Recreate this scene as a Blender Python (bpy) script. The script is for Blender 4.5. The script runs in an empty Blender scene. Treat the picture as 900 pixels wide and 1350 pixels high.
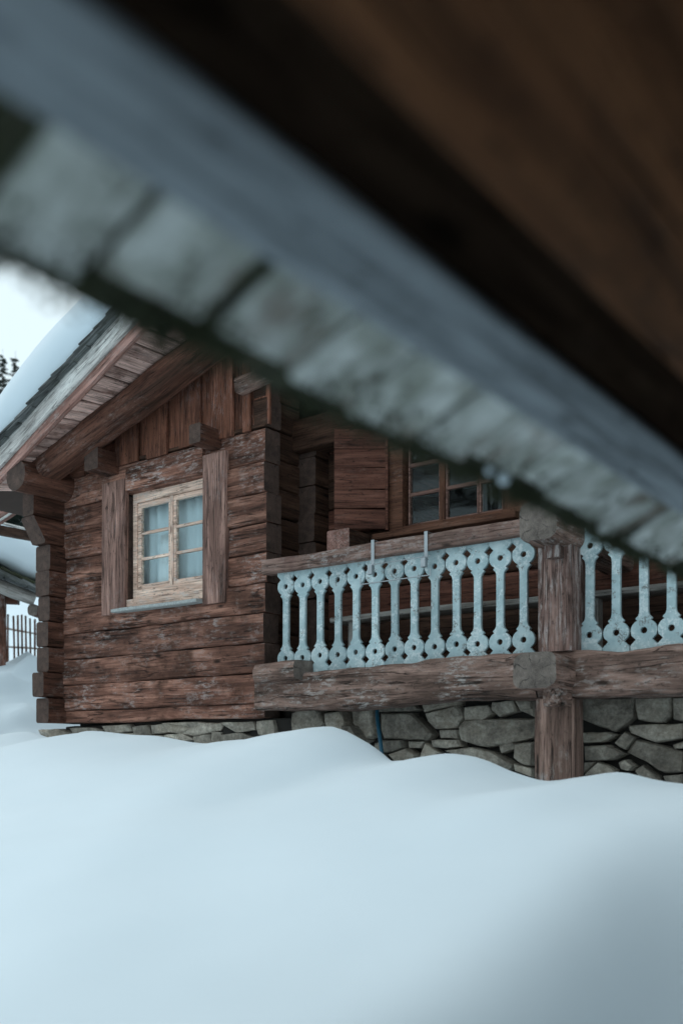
import bpy, bmesh, math, random
from mathutils import Vector, Matrix, noise
random.seed(7)
SC = bpy.context.scene
COL = SC.collection
rad = math.radians

# ------------------------------------------------------------------ camera
C = 1.5                       # height of the lens (and of the horizon)
F_PX = 1275.0                 # focal length in photo pixels (900 x 1350)
HOR = 995.0                   # photo row of the horizon
YAW = math.asin(0.6)          # gable wall recedes to the left
cam = bpy.data.cameras.new('camera')
cam.sensor_fit = 'VERTICAL'; cam.sensor_height = 36.0; cam.sensor_width = 24.0
cam.lens = F_PX / 1350 * 36
cam.shift_y = (HOR - 675) / 1350
cam.clip_start = 0.02; cam.clip_end = 3000
cam.dof.use_dof = True; cam.dof.focus_distance = 7.3; cam.dof.aperture_fstop = 1.5
camo = bpy.data.objects.new('camera', cam); COL.objects.link(camo)
camo.location = (0, 0, C); camo.rotation_euler = (rad(90), 0, YAW)
SC.camera = camo

# ------------------------------------------------------------------ sky, sun
SUN_EL, SUN_AZ = rad(58), rad(262)
w = bpy.data.worlds.new('World'); SC.world = w; w.use_nodes = True
nt = w.node_tree; nt.nodes.clear()
sky = nt.nodes.new('ShaderNodeTexSky'); sky.sky_type = 'NISHITA'; sky.sun_disc = False
sky.sun_elevation = SUN_EL; sky.sun_rotation = SUN_AZ; sky.dust_density = 4; sky.air_density = 1.0
bg1 = nt.nodes.new('ShaderNodeBackground'); bg1.inputs[1].default_value = 0.05
bg2 = nt.nodes.new('ShaderNodeBackground')          # the even cloud deck
bg2.inputs[0].default_value = (0.72, 0.86, 0.915, 1); bg2.inputs[1].default_value = 1.0
mx = nt.nodes.new('ShaderNodeMixShader'); mx.inputs[0].default_value = 0.88
wo = nt.nodes.new('ShaderNodeOutputWorld')
nt.links.new(sky.outputs[0], bg1.inputs[0]); nt.links.new(bg1.outputs[0], mx.inputs[1])
nt.links.new(bg2.outputs[0], mx.inputs[2]); nt.links.new(mx.outputs[0], wo.inputs[0])
sd = bpy.data.lights.new('sun', 'SUN'); sd.energy = 0.6; sd.angle = rad(25); sd.color = (1.0, 0.97, 0.92)
so = bpy.data.objects.new('sun', sd); COL.objects.link(so)
sdir = Vector((math.sin(SUN_AZ) * math.cos(SUN_EL), math.cos(SUN_AZ) * math.cos(SUN_EL), math.sin(SUN_EL)))
so.rotation_euler = sdir.to_track_quat('Z', 'Y').to_euler(); so.location = (0, 0, 30)

SC.view_settings.view_transform = 'Standard'; SC.view_settings.look = 'None'
SC.view_settings.exposure = 0.35; SC.view_settings.gamma = 1.0
SC.render.engine = 'CYCLES'
SC.cycles.use_denoising = True
SC.cycles.max_bounces = 6; SC.cycles.diffuse_bounces = 3; SC.cycles.adaptive_threshold = .02; SC.cycles.transparent_max_bounces = 12

# ------------------------------------------------------------------ helpers
CY, SY = math.cos(YAW), math.sin(YAW)

def ray(x, y):
    u = (x - 450) / F_PX
    return Vector((CY * u - SY, SY * u + CY, (HOR - y) / F_PX))

def P(x, y, Y):
    """photo pixel on the vertical plane Y = const (parallel to the gable wall)"""
    d = ray(x, y); t = Y / d.y
    return Vector((d.x * t, Y, C + d.z * t))

def PT(x, y, t):
    d = ray(x, y)
    return Vector((d.x * t, d.y * t, C + d.z * t))

def PX(x, Y):
    return P(x, HOR, Y).x

WM = {}

def link(o, parent=None, M=None):
    COL.objects.link(o)
    M = M or Matrix.Identity(4)
    WM[o] = M
    if parent is not None:
        o.parent = parent
        o.matrix_parent_inverse = WM[parent].inverted()
    o.matrix_basis = M
    return o

def tag(o, label=None, cat=None, group=None, kind=None):
    if label: o['label'] = label
    if cat: o['category'] = cat
    if group: o['group'] = group
    if kind: o['kind'] = kind
    return o

def thing(name, label, cat, loc, group=None):
    o = bpy.data.objects.new(name, None); o.empty_display_size = 0.2
    link(o, None, Matrix.Translation(Vector(loc)))
    return tag(o, label, cat, group)

def mesh_obj(name, verts, faces, mats, parent=None, M=None, smooth=True, mi=None, sharp=35):
    me = bpy.data.meshes.new(name)
    me.from_pydata([tuple(v) for v in verts], [], faces)
    for m in (mats if isinstance(mats, (list, tuple)) else [mats]):
        me.materials.append(m)
    if mi:
        me.polygons.foreach_set('material_index', mi)
    if smooth:
        me.polygons.foreach_set('use_smooth', [True] * len(me.polygons))
        me.set_sharp_from_angle(angle=rad(sharp))
    me.update()
    o = bpy.data.objects.new(name, me)
    return link(o, parent, M)

def centred(name, verts, faces, mats, parent=None, **k):
    c = sum((Vector(v) for v in verts), Vector()) / len(verts)
    return mesh_obj(name, [Vector(v) - c for v in verts], faces, mats, parent, Matrix.Translation(c), **k)

def frame(a, b, up):
    X = (b - a).normalized()
    Z = (up - X * up.dot(X)).normalized()
    Yv = Z.cross(X)
    M = Matrix((X, Yv, Z)).transposed().to_4x4()
    M.translation = (a + b) / 2
    return M

def section(w, h, r, k=3):
    pts = []
    r = min(r, w * .49, h * .49)
    for cx, cy, a0 in ((1, 1, 0), (-1, 1, 90), (-1, -1, 180), (1, -1, 270)):
        for i in range(k):
            a = rad(a0 + 90 * i / (k - 1)) if k > 1 else rad(a0 + 45)
            pts.append((cx * (w / 2 - r) + r * math.cos(a), cy * (h / 2 - r) + r * math.sin(a)))
    return pts

_seed = [0]
def timber(name, a, b, w, h, mat, parent, up=(0, 0, 1), r=.012, wob=.004, end=None, k=3, step=.12, w2=None, h2=None, fine=None, warp=0.0):
    """a hewn timber from a to b; local X runs along the grain; w sideways, h along up"""
    a, b = Vector(a), Vector(b); up = Vector(up)
    M = frame(a, b, up); L = (b - a).length
    n = max(1, min(90, int(L / step)))
    _seed[0] += 1; sd = _seed[0] * 3.17
    V, Fc, mi = [], [], []
    fine = wob * .6 if fine is None else fine
    k0 = 4 * k
    for i in range(n + 1):
        f = i / n; x = -L / 2 + L * f
        ww = w + ((w2 or w) - w) * f; hh = h + ((h2 or h) - h) * f
        oy = noise.noise(Vector((x * 1.3, sd, 0))) * wob * 2
        oz = noise.noise(Vector((x * 1.3, sd, 9))) * wob * 2 + warp * (f - .5) ** 2
        sw = 1 + noise.noise(Vector((x * 2.1, sd, 4))) * wob * 2 / w
        for j, (py, pz) in enumerate(section(ww, hh, r, k)):
            q = noise.noise(Vector((x * 6, py * 17 + sd, pz * 17))) * fine
            ex = noise.noise(Vector((py * 9, pz * 9, sd + i))) * fine if i in (0, n) else 0
            V.append((x + ex, py * sw + oy + q * (1 if py > 0 else -1), pz * sw + oz + q * (1 if pz > 0 else -1)))
    for i in range(n):
        for j in range(k0):
            j2 = (j + 1) % k0
            Fc.append((i * k0 + j, i * k0 + j2, (i + 1) * k0 + j2, (i + 1) * k0 + j)); mi.append(0)
    e = 1 if end else 0
    Fc.append(tuple(range(k0 - 1, -1, -1))); mi.append(e)
    Fc.append(tuple(n * k0 + j for j in range(k0))); mi.append(e)
    # outward normals: reverse side quads (local Y,Z section is counter-clockwise seen from +X)
    Fc = [tuple(reversed(f)) if len(f) == 4 and idx < n * k0 else f for idx, f in enumerate(Fc)]
    me_m = [mat] + ([end] if end else [])
    o = mesh_obj(name, V, Fc, me_m, parent, M, mi=mi, sharp=50)
    return o

def box(name, lo, hi, mat, parent, r=.004, **k):
    lo, hi = Vector(lo), Vector(hi); d = hi - lo; c = (lo + hi) / 2
    ax = max(range(3), key=lambda i: d[i])
    a, b = c.copy(), c.copy(); a[ax] = lo[ax]; b[ax] = hi[ax]
    if ax == 2:
        return timber(name, a, b, d.x, d.y, mat, parent, up=(0, 1, 0), r=r, **k)
    if ax == 0:
        return timber(name, a, b, d.y, d.z, mat, parent, r=r, **k)
    return timber(name, a, b, d.x, d.z, mat, parent, r=r, **k)

def join_boxes(name, boxes, mat, parent, bev=.002):
    """several axis-aligned bars that make one piece (a casement, a frame)"""
    bm = bmesh.new()
    for lo, hi in boxes:
        lo, hi = Vector(lo), Vector(hi)
        g = bmesh.ops.create_cube(bm, size=1)
        for v in g['verts']:
            v.co = Vector(((lo.x + hi.x) / 2 + v.co.x * (hi.x - lo.x), (lo.y + hi.y) / 2 + v.co.y * (hi.y - lo.y), (lo.z + hi.z) / 2 + v.co.z * (hi.z - lo.z)))
    if bev:
        bmesh.ops.bevel(bm, geom=bm.edges[:], offset=bev, segments=1, affect='EDGES')
    c = sum((v.co for v in bm.verts), Vector()) / len(bm.verts)
    bmesh.ops.translate(bm, verts=bm.verts, vec=-c)
    me = bpy.data.meshes.new(name); bm.to_mesh(me); bm.free(); me.materials.append(mat)
    return link(bpy.data.objects.new(name, me), parent, Matrix.Translation(c))

# ------------------------------------------------------------------ materials
class NT:
    def __init__(s, name):
        s.m = bpy.data.materials.new(name); s.m.use_nodes = True
        s.t = s.m.node_tree; s.n = s.t.nodes; s.l = s.t.links
        s.b = s.n['Principled BSDF']
    def new(s, t, **k):
        n = s.n.new(t)
        for a, v in k.items(): setattr(n, a, v)
        return n
    def put(s, a, i):
        if isinstance(a, bpy.types.NodeSocket): s.l.new(a, i)
        elif a is not None: i.default_value = a
    def math(s, op, a, b=None, clamp=False):
        n = s.new('ShaderNodeMath', operation=op, use_clamp=clamp); s.put(a, n.inputs[0]); s.put(b, n.inputs[1]); return n.outputs[0]
    def mix(s, f, a, b, mode='MIX'):
        n = s.new('ShaderNodeMix', data_type='RGBA', blend_type=mode)
        s.put(f, n.inputs[0]); s.put(a, n.inputs[6]); s.put(b, n.inputs[7]); return n.outputs[2]
    def noise(s, vec, sc, det=4, ro=.6, dist=0):
        n = s.new('ShaderNodeTexNoise'); s.put(vec, n.inputs['Vector'])
        n.inputs['Scale'].default_value = sc; n.inputs['Detail'].default_value = det
        n.inputs['Roughness'].default_value = ro; n.inputs['Distortion'].default_value = dist
        return n.outputs[0]
    def ramp(s, f, stops):
        n = s.new('ShaderNodeValToRGB'); s.put(f, n.inputs[0]); e = n.color_ramp.elements
        while len(e) < len(stops): e.new(.5)
        for q, (p, c) in zip(e, stops):
            q.position = p; q.color = (c, c, c, 1) if isinstance(c, (int, float)) else (*c, 1)
        return n.outputs[0]
    def coords(s, offset=True):
        tc = s.new('ShaderNodeTexCoord'); v = tc.outputs['Object']
        s.rnd = s.new('ShaderNodeObjectInfo').outputs['Random']
        if offset:
            o = s.math('MULTIPLY', s.rnd, 57.0)
            a = s.new('ShaderNodeVectorMath', operation='ADD'); s.put(v, a.inputs[0]); s.put(o, a.inputs[1]); v = a.outputs[0]
        return v
    def scale(s, v, sc):
        n = s.new('ShaderNodeVectorMath', operation='MULTIPLY'); s.put(v, n.inputs[0]); n.inputs[1].default_value = sc; return n.outputs[0]
    def bump(s, h, st, dist=.01):
        n = s.new('ShaderNodeBump'); n.inputs['Strength'].default_value = st; n.inputs['Distance'].default_value = dist
        s.put(h, n.inputs['Height']); s.l.new(n.outputs[0], s.b.inputs['Normal'])
    def hsv(s, c, val):
        n = s.new('ShaderNodeHueSaturation'); s.put(val, n.inputs['Value']); s.put(c, n.inputs['Color']); return n.outputs[0]

def wood(name, dark, mid, light, wear=(.5, .48, .47), wear_amt=.5, wear_at=.6, crack=.8, rough=.8, bump=.5, vary=.25, gs=1.0, stain=None, stain_at=.55, wsc=(13, 40, 40), spec=.25):
    t = NT(name); v = t.coords()
    g1 = t.noise(t.scale(v, (1.3 * gs, 11 * gs, 11 * gs)), 1, 6, .62, .6)
    g2 = t.noise(t.scale(v, (3.5 * gs, 75 * gs, 75 * gs)), 1, 4, .6, .2)
    g3 = t.noise(v, 3.2, 4, .6)
    c = t.ramp(g1, [(.28, dark), (.5, mid), (.74, light)])
    if stain:
        c = t.mix(t.ramp(g3, [(stain_at - .08, 0.0), (stain_at + .1, .85)]), c, t.mix(g1, tuple(.55 * q for q in stain) + (1,), tuple(1.25 * q for q in stain) + (1,)))
    c = t.mix(1.0, c, t.ramp(g2, [(.28, .45), (.5, 1.0), (.75, 1.4)]), 'MULTIPLY')
    # worn, bleached streaks
    wv = t.noise(t.scale(v, wsc), 1, 6, .75)
    wn = t.math('MULTIPLY', t.ramp(t.noise(v, 2.3, 5, .65), [(wear_at - .10, 0.0), (wear_at + .10, 1.0)]), t.ramp(wv, [(.50, 0.0), (.60, 1.0)]))
    c = t.mix(t.math('MULTIPLY', wn, wear_amt), c, (*wear, 1))
    # drying cracks along the grain
    cn = t.noise(t.scale(v, (.9, 16, 16)), 1, 3, .5, .3)
    cr = t.ramp(t.math('ABSOLUTE', t.math('SUBTRACT', cn, .5)), [(.0, 1.0), (.02, .0)])
    cm = t.math('MULTIPLY', cr, t.ramp(t.noise(v, 4, 2), [(.42, 0.0), (.55, 1.0)]))
    c = t.mix(t.math('MULTIPLY', cm, crack), c, tuple(q * .25 for q in dark) + (1,))
    sp = t.ramp(t.noise(t.scale(v, (22, 48, 48)), 1, 5, .75), [(.33, .35), (.43, 1.0)])
    c = t.mix(1.0, c, sp, 'MULTIPLY')
    vo = t.new('ShaderNodeTexVoronoi'); t.put(t.scale(v, (2.1, 5.5, 5.5)), vo.inputs['Vector']); vo.inputs['Scale'].default_value = 1
    kd = t.math('ADD', vo.outputs['Distance'], t.math('MULTIPLY', g2, .05))
    kn = t.ramp(kd, [(.07, .9), (.13, 0.0)])
    c = t.mix(kn, c, tuple(q * .5 for q in dark) + (1,))
    val = t.math('ADD', t.math('MULTIPLY', t.rnd, vary), 1 - vary / 2)
    c = t.hsv(c, val)
    t.put(c, t.b.inputs['Base Color']); t.b.inputs['Roughness'].default_value = rough
    t.b.inputs['Specular IOR Level'].default_value = spec
    h = t.math('SUBTRACT', t.math('ADD', t.math('MULTIPLY', g1, .6), t.math('MULTIPLY', g2, .5)), t.math('MULTIPLY', cm, .9))
    t.bump(h, bump, .012)
    return t.m

def endgrain(name, dark, mid):
    t = NT(name); v = t.coords(False)
    flat = t.scale(v, (0.0, 1, 1))
    ln = t.new('ShaderNodeVectorMath', operation='LENGTH'); t.put(flat, ln.inputs[0])
    d = t.math('ADD', ln.outputs['Value'], t.math('MULTIPLY', t.noise(v, 9, 4), .09))
    ring = t.math('SINE', t.math('MULTIPLY', d, 520))
    c = t.mix(t.math('ADD', t.math('MULTIPLY', ring, .10), t.math('MULTIPLY', t.noise(v, 26, 5, .7), .9)), (*dark, 1), (*mid, 1))
    n = t.noise(v, 9, 5, .7)
    c = t.mix(1.0, c, t.ramp(n, [(.3, .45), (.55, 1.0), (.75, 1.5)]), 'MULTIPLY')
    # radial checks
    sx = t.new('ShaderNodeSeparateXYZ'); t.put(v, sx.inputs[0])
    ang = t.math('ARCTAN2', sx.outputs[1], sx.outputs[2])
    rs = t.math('ABSOLUTE', t.math('SINE', t.math('ADD', t.math('MULTIPLY', ang, 3.5), t.math('MULTIPLY', t.noise(v, 16, 3), 3.0))))
    ck = t.math('MULTIPLY', t.ramp(rs, [(.0, 1.0), (.13, 0.0)]), t.ramp(t.noise(v, 13, 3), [(.42, 0.0), (.52, 1.0)]))
    c = t.mix(t.math('MULTIPLY', ck, .85), c, (.01, .008, .007, 1))
    t.put(c, t.b.inputs['Base Color']); t.b.inputs['Roughness'].default_value = .9
    t.bump(t.math('SUBTRACT', t.math('ADD', t.math('MULTIPLY', ring, .04), n), ck), .5, .01)
    return t.m

LOGW = wood('log_wood', (0.039, 0.017, 0.011), (0.186, 0.084, 0.058), (0.525, 0.265, 0.189), wear=(.54, .49, .47), wear_amt=.55, wear_at=.54, bump=.9, stain=(.085, .036, .022), stain_at=.58, vary=.5)
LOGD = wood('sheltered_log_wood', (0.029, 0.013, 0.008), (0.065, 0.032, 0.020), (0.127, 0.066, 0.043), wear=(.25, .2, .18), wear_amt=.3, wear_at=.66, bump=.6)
CORN = wood('corner_log_wood', (0.029, 0.013, 0.007), (0.094, 0.040, 0.026), (0.215, 0.097, 0.066), wear=(.4, .34, .32), wear_amt=.5, wear_at=.6, bump=.8)
TRIM = wood('trim_wood', (0.084, 0.045, 0.034), (0.262, 0.147, 0.118), (0.578, 0.342, 0.274), wear=(.42, .36, .35), wear_amt=.4, wear_at=.58, bump=.5)
BEAM = wood('beam_wood', (0.047, 0.028, 0.020), (0.198, 0.123, 0.098), (0.494, 0.319, 0.259), wear=(.55, .51, .48), wear_amt=.7, wear_at=.54, crack=.95, bump=1.0)
POST = wood('post_wood', (0.066, 0.038, 0.029), (0.190, 0.114, 0.095), (0.397, 0.256, 0.212), wear=(.55, .50, .48), wear_amt=.75, wear_at=.43, bump=.8, wsc=(5, 45, 45))
RAIL = wood('rail_wood', (0.085, 0.051, 0.040), (0.278, 0.174, 0.142), (0.599, 0.401, 0.333), wear=(.5, .46, .44), wear_amt=.55, wear_at=.52, bump=.7, stain=(.15, .075, .062), stain_at=.58)
GABL = wood('gable_board_wood', (0.057, 0.022, 0.014), (0.175, 0.070, 0.044), (0.376, 0.164, 0.109), wear=(.32, .26, .25), wear_amt=.45, wear_at=.56, bump=.5, stain=(.16, .062, .036), stain_at=.50, vary=.5)
SOFF = wood('soffit_wood', (0.282, 0.177, 0.149), (0.615, 0.406, 0.349), (0.971, 0.684, 0.594), wear=(.5, .46, .44), wear_amt=.4, bump=.4, stain=(.16, .07, .05), stain_at=.60, vary=.5)
RAKE = wood('rake_board_wood', (0.402, 0.367, 0.343), (0.604, 0.579, 0.550), (0.805, 0.791, 0.757), wear=(.12, .10, .09), wear_amt=.5, wear_at=.54, bump=.5)
REDB = wood('red_rake_wood', (0.174, 0.081, 0.062), (0.351, 0.184, 0.148), (0.572, 0.336, 0.286), wear=(.45, .40, .38), wear_amt=.5, wear_at=.52, bump=.5)
SASH = wood('sash_wood', (0.462, 0.289, 0.220), (0.727, 0.511, 0.404), (1.120, 0.868, 0.713), wear=(.62, .58, .55), wear_amt=.6, wear_at=.5, bump=.3, vary=.05)
WSHA = wood('dark_sash_wood', (0.071, 0.029, 0.017), (0.143, 0.063, 0.038), (0.231, 0.110, 0.072), wear=(.3, .26, .24), wear_amt=.3, bump=.3)
SHUT = wood('shutter_wood', (0.063, 0.024, 0.016), (0.129, 0.051, 0.034), (0.224, 0.097, 0.068), wear=(.3, .2, .17), wear_amt=.35, wear_at=.6, bump=.5)
BNCH = wood('bench_wood', (0.240, 0.210, 0.180), (0.405, 0.375, 0.345), (0.540, 0.510, 0.480), bump=.3)
GREY = wood('grey_shingle_wood', (0.030, 0.031, 0.030), (0.091, 0.096, 0.094), (0.203, 0.210, 0.210), wear=(.06, .065, .045), wear_amt=.7, wear_at=.5, bump=.8, vary=.5)
FDRK = wood('mossy_shingle_wood', (.018, .020, .012), (.040, .045, .026), (.075, .08, .05), wear=(.06, .075, .03), wear_amt=.7, wear_at=.5, bump=1.0)
EAVB = wood('eave_board_wood', (0.178, 0.202, 0.222), (0.252, 0.284, 0.311), (0.325, 0.361, 0.390), wear=(.15, .16, .17), wear_amt=.4, bump=.3)
GAPSHADE = wood('gap_shade_wood', (0.010, 0.007, 0.005), (0.021, 0.013, 0.009), (0.034, 0.022, 0.014), wear=(.05, .04, .03), wear_amt=.3, bump=.4, spec=0.0)  # near-black colour paints the shade of the gap behind the eave board
BRWN = wood('brown_soffit_wood', (0.070, 0.028, 0.013), (0.109, 0.047, 0.021), (0.159, 0.069, 0.032), wear=(.03, .018, .012), wear_amt=.5, wear_at=.5, bump=.6, gs=.7, spec=.1)
ENDG = endgrain('end_grain', (.085, .066, .055), (.27, .225, .195))
ENDD = endgrain('dark_end_grain', (.036, .021, .016), (.145, .088, .068))

def paint_mat():
    t = NT('pale_blue_paint'); v = t.coords()
    n = t.noise(v, 7, 5, .65)
    c = t.ramp(n, [(.3, (.29, .40, .425)), (.5, (.39, .51, .53)), (.7, (.54, .645, .655))])
    st = t.noise(t.scale(v, (60, 60, 6)), 1, 4, .6)
    c = t.mix(t.ramp(st, [(.5, 0.0), (.8, .5)]), c, (.24, .37, .41, 1))
    ch = t.math('MULTIPLY', t.ramp(t.noise(v, 9, 5, .7), [(.50, 0.0), (.56, 1.0)]), t.ramp(t.noise(v, 60, 4, .7), [(.46, 0.0), (.54, 1.0)]))
    c = t.mix(t.math('MULTIPLY', ch, .8), c, (.66, .72, .72, 1))
    ch2 = t.math('MULTIPLY', t.ramp(t.noise(v, 12, 4, .7), [(.56, 0.0), (.62, 1.0)]), t.ramp(t.noise(v, 90, 2), [(.45, 0.0), (.55, 1.0)]))
    c = t.mix(t.math('MULTIPLY', ch2, .8), c, (.14, .13, .12, 1))
    c = t.hsv(c, t.math('ADD', t.math('MULTIPLY', t.rnd, .3), .82))
    t.put(c, t.b.inputs['Base Color']); t.b.inputs['Roughness'].default_value = .62
    t.bump(t.math('ADD', t.math('MULTIPLY', st, .5), ch), .25, .004)
    return t.m
PAINT = paint_mat()

def snow_mat(name='snow', big=True):
    t = NT(name); tc = t.new('ShaderNodeTexCoord'); v = tc.outputs['Object']
    n = t.noise(v, 1.2, 4, .55)
    t.put(t.mix(n, (.63, .725, .785, 1), (.70, .785, .84, 1)), t.b.inputs['Base Color'])
    t.b.inputs['Roughness'].default_value = .7; t.b.inputs['Specular IOR Level'].default_value = .2
    h = t.math('ADD', t.math('MULTIPLY', t.noise(v, 1.6, 2, .4), .5), t.math('MULTIPLY', t.noise(v, 70, 5, .7), .05))
    t.bump(h, .3, .06)
    return t.m
SNOW = snow_mat()

def stone_mat():
    t = NT('foundation_stone'); v = t.coords()
    n = t.noise(v, 6, 6, .65, .4)
    c = t.ramp(n, [(.28, (.11, .095, .078)), (.5, (.29, .258, .215)), (.72, (.52, .48, .41))])
    c = t.mix(1.0, c, t.ramp(t.noise(v, 45, 4, .7), [(.3, .6), (.55, 1.0), (.75, 1.35)]), 'MULTIPLY')
    li = t.ramp(t.noise(v, 11, 5, .7), [(.58, 0.0), (.66, 1.0)])
    c = t.mix(t.math('MULTIPLY', li, .45), c, (.19, .19, .155, 1))
    br = t.ramp(t.noise(v, 3, 3), [(.5, 0.0), (.7, .6)])
    c = t.mix(br, c, (.16, .125, .09, 1))
    c = t.hsv(c, t.math('ADD', t.math('MULTIPLY', t.rnd, 1.0), .8))
    t.put(c, t.b.inputs['Base Color']); t.b.inputs['Roughness'].default_value = .9
    t.bump(t.math('ADD', n, t.math('MULTIPLY', t.noise(v, 30, 5, .7), .4)), .9, .03)
    return t.m
STONE = stone_mat()

def lichen_shingle():
    t = NT('lichened_shingle'); v = t.coords()
    n = t.noise(v, 16, 6, .6, .5)
    c = t.ramp(n, [(.30, (.22, .235, .19)), (.46, (.48, .505, .47)), (.64, (.76, .79, .77))])
    g = t.noise(t.scale(v, (7, 60, 60)), 1, 4, .6)
    c = t.mix(1.0, c, t.ramp(g, [(.3, .72), (.6, 1.08)]), 'MULTIPLY')
    d = t.ramp(t.noise(v, 21, 5, .7, .6), [(.56, 0.0), (.66, .9)])
    c = t.mix(d, c, (.06, .068, .04, 1))
    d2 = t.ramp(t.noise(v, 6, 4, .6), [(.52, 0.0), (.64, .7)])
    c = t.mix(d2, c, (.18, .135, .10, 1))
    c = t.hsv(c, t.math('ADD', t.math('MULTIPLY', t.rnd, .45), .72))
    t.put(c, t.b.inputs['Base Color']); t.b.inputs['Roughness'].default_value = .9
    t.b.inputs['Specular IOR Level'].default_value = .1
    t.bump(t.math('ADD', n, g), .6, .004)
    return t.m
FSHI = lichen_shingle()

def plain(name, col, rough=.8, metal=0, nz=.25, sc=8, bump=.3):
    t = NT(name); v = t.coords(); n = t.noise(v, sc, 5, .65)
    t.put(t.mix(n, tuple(q * (1 - nz) for q in col) + (1,), tuple(q * (1 + nz) for q in col) + (1,)), t.b.inputs['Base Color'])
    t.b.inputs['Roughness'].default_value = rough; t.b.inputs['Metallic'].default_value = metal
    t.bump(n, bump, .01); return t.m
EARTH = plain('mortar_earth', (.018, .015, .012))
ZINC = plain('zinc_metal', (.42, .45, .47), .45, .8, .2, 30)
HOSE = plain('blue_plastic', (.008, .075, .125), .5)
LEAD = plain('lichened_sill_slab', (.40, .42, .41), .8, 0, .7, 60, .6)
CURT = plain('blue_grey_curtain_cloth', (.76, .82, .84), .9, 0, .04)
CURW = plain('white_curtain_cloth', (.90, .92, .92), .9, 0, .06)
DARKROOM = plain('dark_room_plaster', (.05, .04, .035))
MOSS = plain('moss', (.030, .036, .014), .95, 0, .5, 40)
NEED = plain('fir_needles', (.018, .030, .022), .9, 0, .4, 3)
BARK = plain('fir_bark', (.06, .045, .035))
ICE = plain('ice', (.85, .9, .93), .15, 0, .05)
ROOFB = plain('roof_sheathing', (.07, .045, .035))

def glass_mat(name, refl, tint=(.9, .95, .96)):
    t = NT(name); t.n.remove(t.b)
    out = [n for n in t.n if n.type == 'OUTPUT_MATERIAL'][0]
    gl = t.new('ShaderNodeBsdfGlossy'); gl.inputs['Roughness'].default_value = .03
    tr = t.new('ShaderNodeBsdfTransparent'); tr.inputs[0].default_value = (*tint, 1)
    fr = t.new('ShaderNodeFresnel'); fr.inputs[0].default_value = refl
    v = t.coords(); bp = t.new('ShaderNodeBump'); bp.inputs['Strength'].default_value = .05; bp.inputs['Distance'].default_value = .02
    t.put(t.noise(v, 5, 2), bp.inputs['Height']); t.l.new(bp.outputs[0], gl.inputs['Normal'])
    m = t.new('ShaderNodeMixShader'); t.l.new(t.math('MULTIPLY', fr.outputs[0], t.math('SUBTRACT', 1.0, t.new('ShaderNodeNewGeometry').outputs['Backfacing'])), m.inputs[0]); t.l.new(tr.outputs[0], m.inputs[1]); t.l.new(gl.outputs[0], m.inputs[2])
    t.l.new(m.outputs[0], out.inputs[0]); return t.m
GLASS = glass_mat('window_glass', 1.6)

# ------------------------------------------------------------------ the snow ground
crest_px = [(-60, 975), (0, 972), (30, 964), (70, 976), (110, 963), (190, 969), (270, 980), (340, 974), (390, 962), (435, 956), (470, 974), (505, 1004),
            (540, 1001), (585, 992), (625, 997), (670, 1017), (715, 1031), (760, 1024), (815, 1016), (860, 1028), (900, 1034), (980, 1038)]
YC = 4.55
crest = [(P(x, y, YC).x, P(x, y, YC).z) for x, y in crest_px]

def crest_z(X):
    if X <= crest[0][0]: return crest[0][1]
    if X >= crest[-1][0]: return crest[-1][1]
    for (x0, z0), (x1, z1) in zip(crest, crest[1:]):
        if x0 <= X <= x1:
            f = (X - x0) / (x1 - x0); f = f * f * (3 - 2 * f)
            return z0 + (z1 - z0) * f

def smooth(a, b, x):
    f = min(1, max(0, (x - a) / (b - a))); return f * f * (3 - 2 * f)

def ground(X, Y):
    # gentle rolling snow before the house, a bank along the foundation, a hillside behind
    und = noise.noise(Vector((X * .45, Y * .45, 3))) * .10 + noise.noise(Vector((X * 1.1, Y * 1.1, 8))) * .035
    low = C - .66 - .10 * smooth(0, 6, -X - 1) * 0 + und
    low -= 1.0 * math.exp(-(abs(X + .26) / .70) ** 4) * (1 - smooth(2.9, 4.3, Y))      # drip trench below the eave
    cz = sum(crest_z(X + d) for d in (-.06, 0, .06)) / 3
    if Y < YC:
        f = smooth(.4, YC + .25, Y)
        f2 = f ** 1.15
        mean = C - .02
        z = low + (mean - low) * f2
        z += (cz - mean) * math.exp(-((YC - Y) / 1.15) ** 2)
        z += noise.noise(Vector((X * 2.1, Y * 1.5, 17))) * .022 + noise.noise(Vector((X * .8, Y * .8, 27))) * .05 * (1 - smooth(3.2, 4.5, Y))
    else:
        z = cz - .30 * smooth(YC, YC + .75, Y)
    q = (X + 8.3) * -.82 + (Y - 6) * .57
    if q > 0:
        rise = 1.30 * smooth(.1, 3.0, q) + .065 * max(0, min(q, 60) - 3) + .20 * 2 * math.log(1 + math.exp((min(q, 60) - 10) / 2))
        rise += max(0, noise.noise(Vector((X * 2.6, Y * 2.6, 11)))) * .30 * smooth(.2, 1.2, q) * (1 - smooth(3, 5, q))
        z += rise + noise.noise(Vector((X * 1.6, Y * 1.6, 5))) * .13 * min(1, q) + noise.noise(Vector((X * .12, Y * .12, 2))) * .8 * smooth(8, 30, q)
    return z

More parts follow.
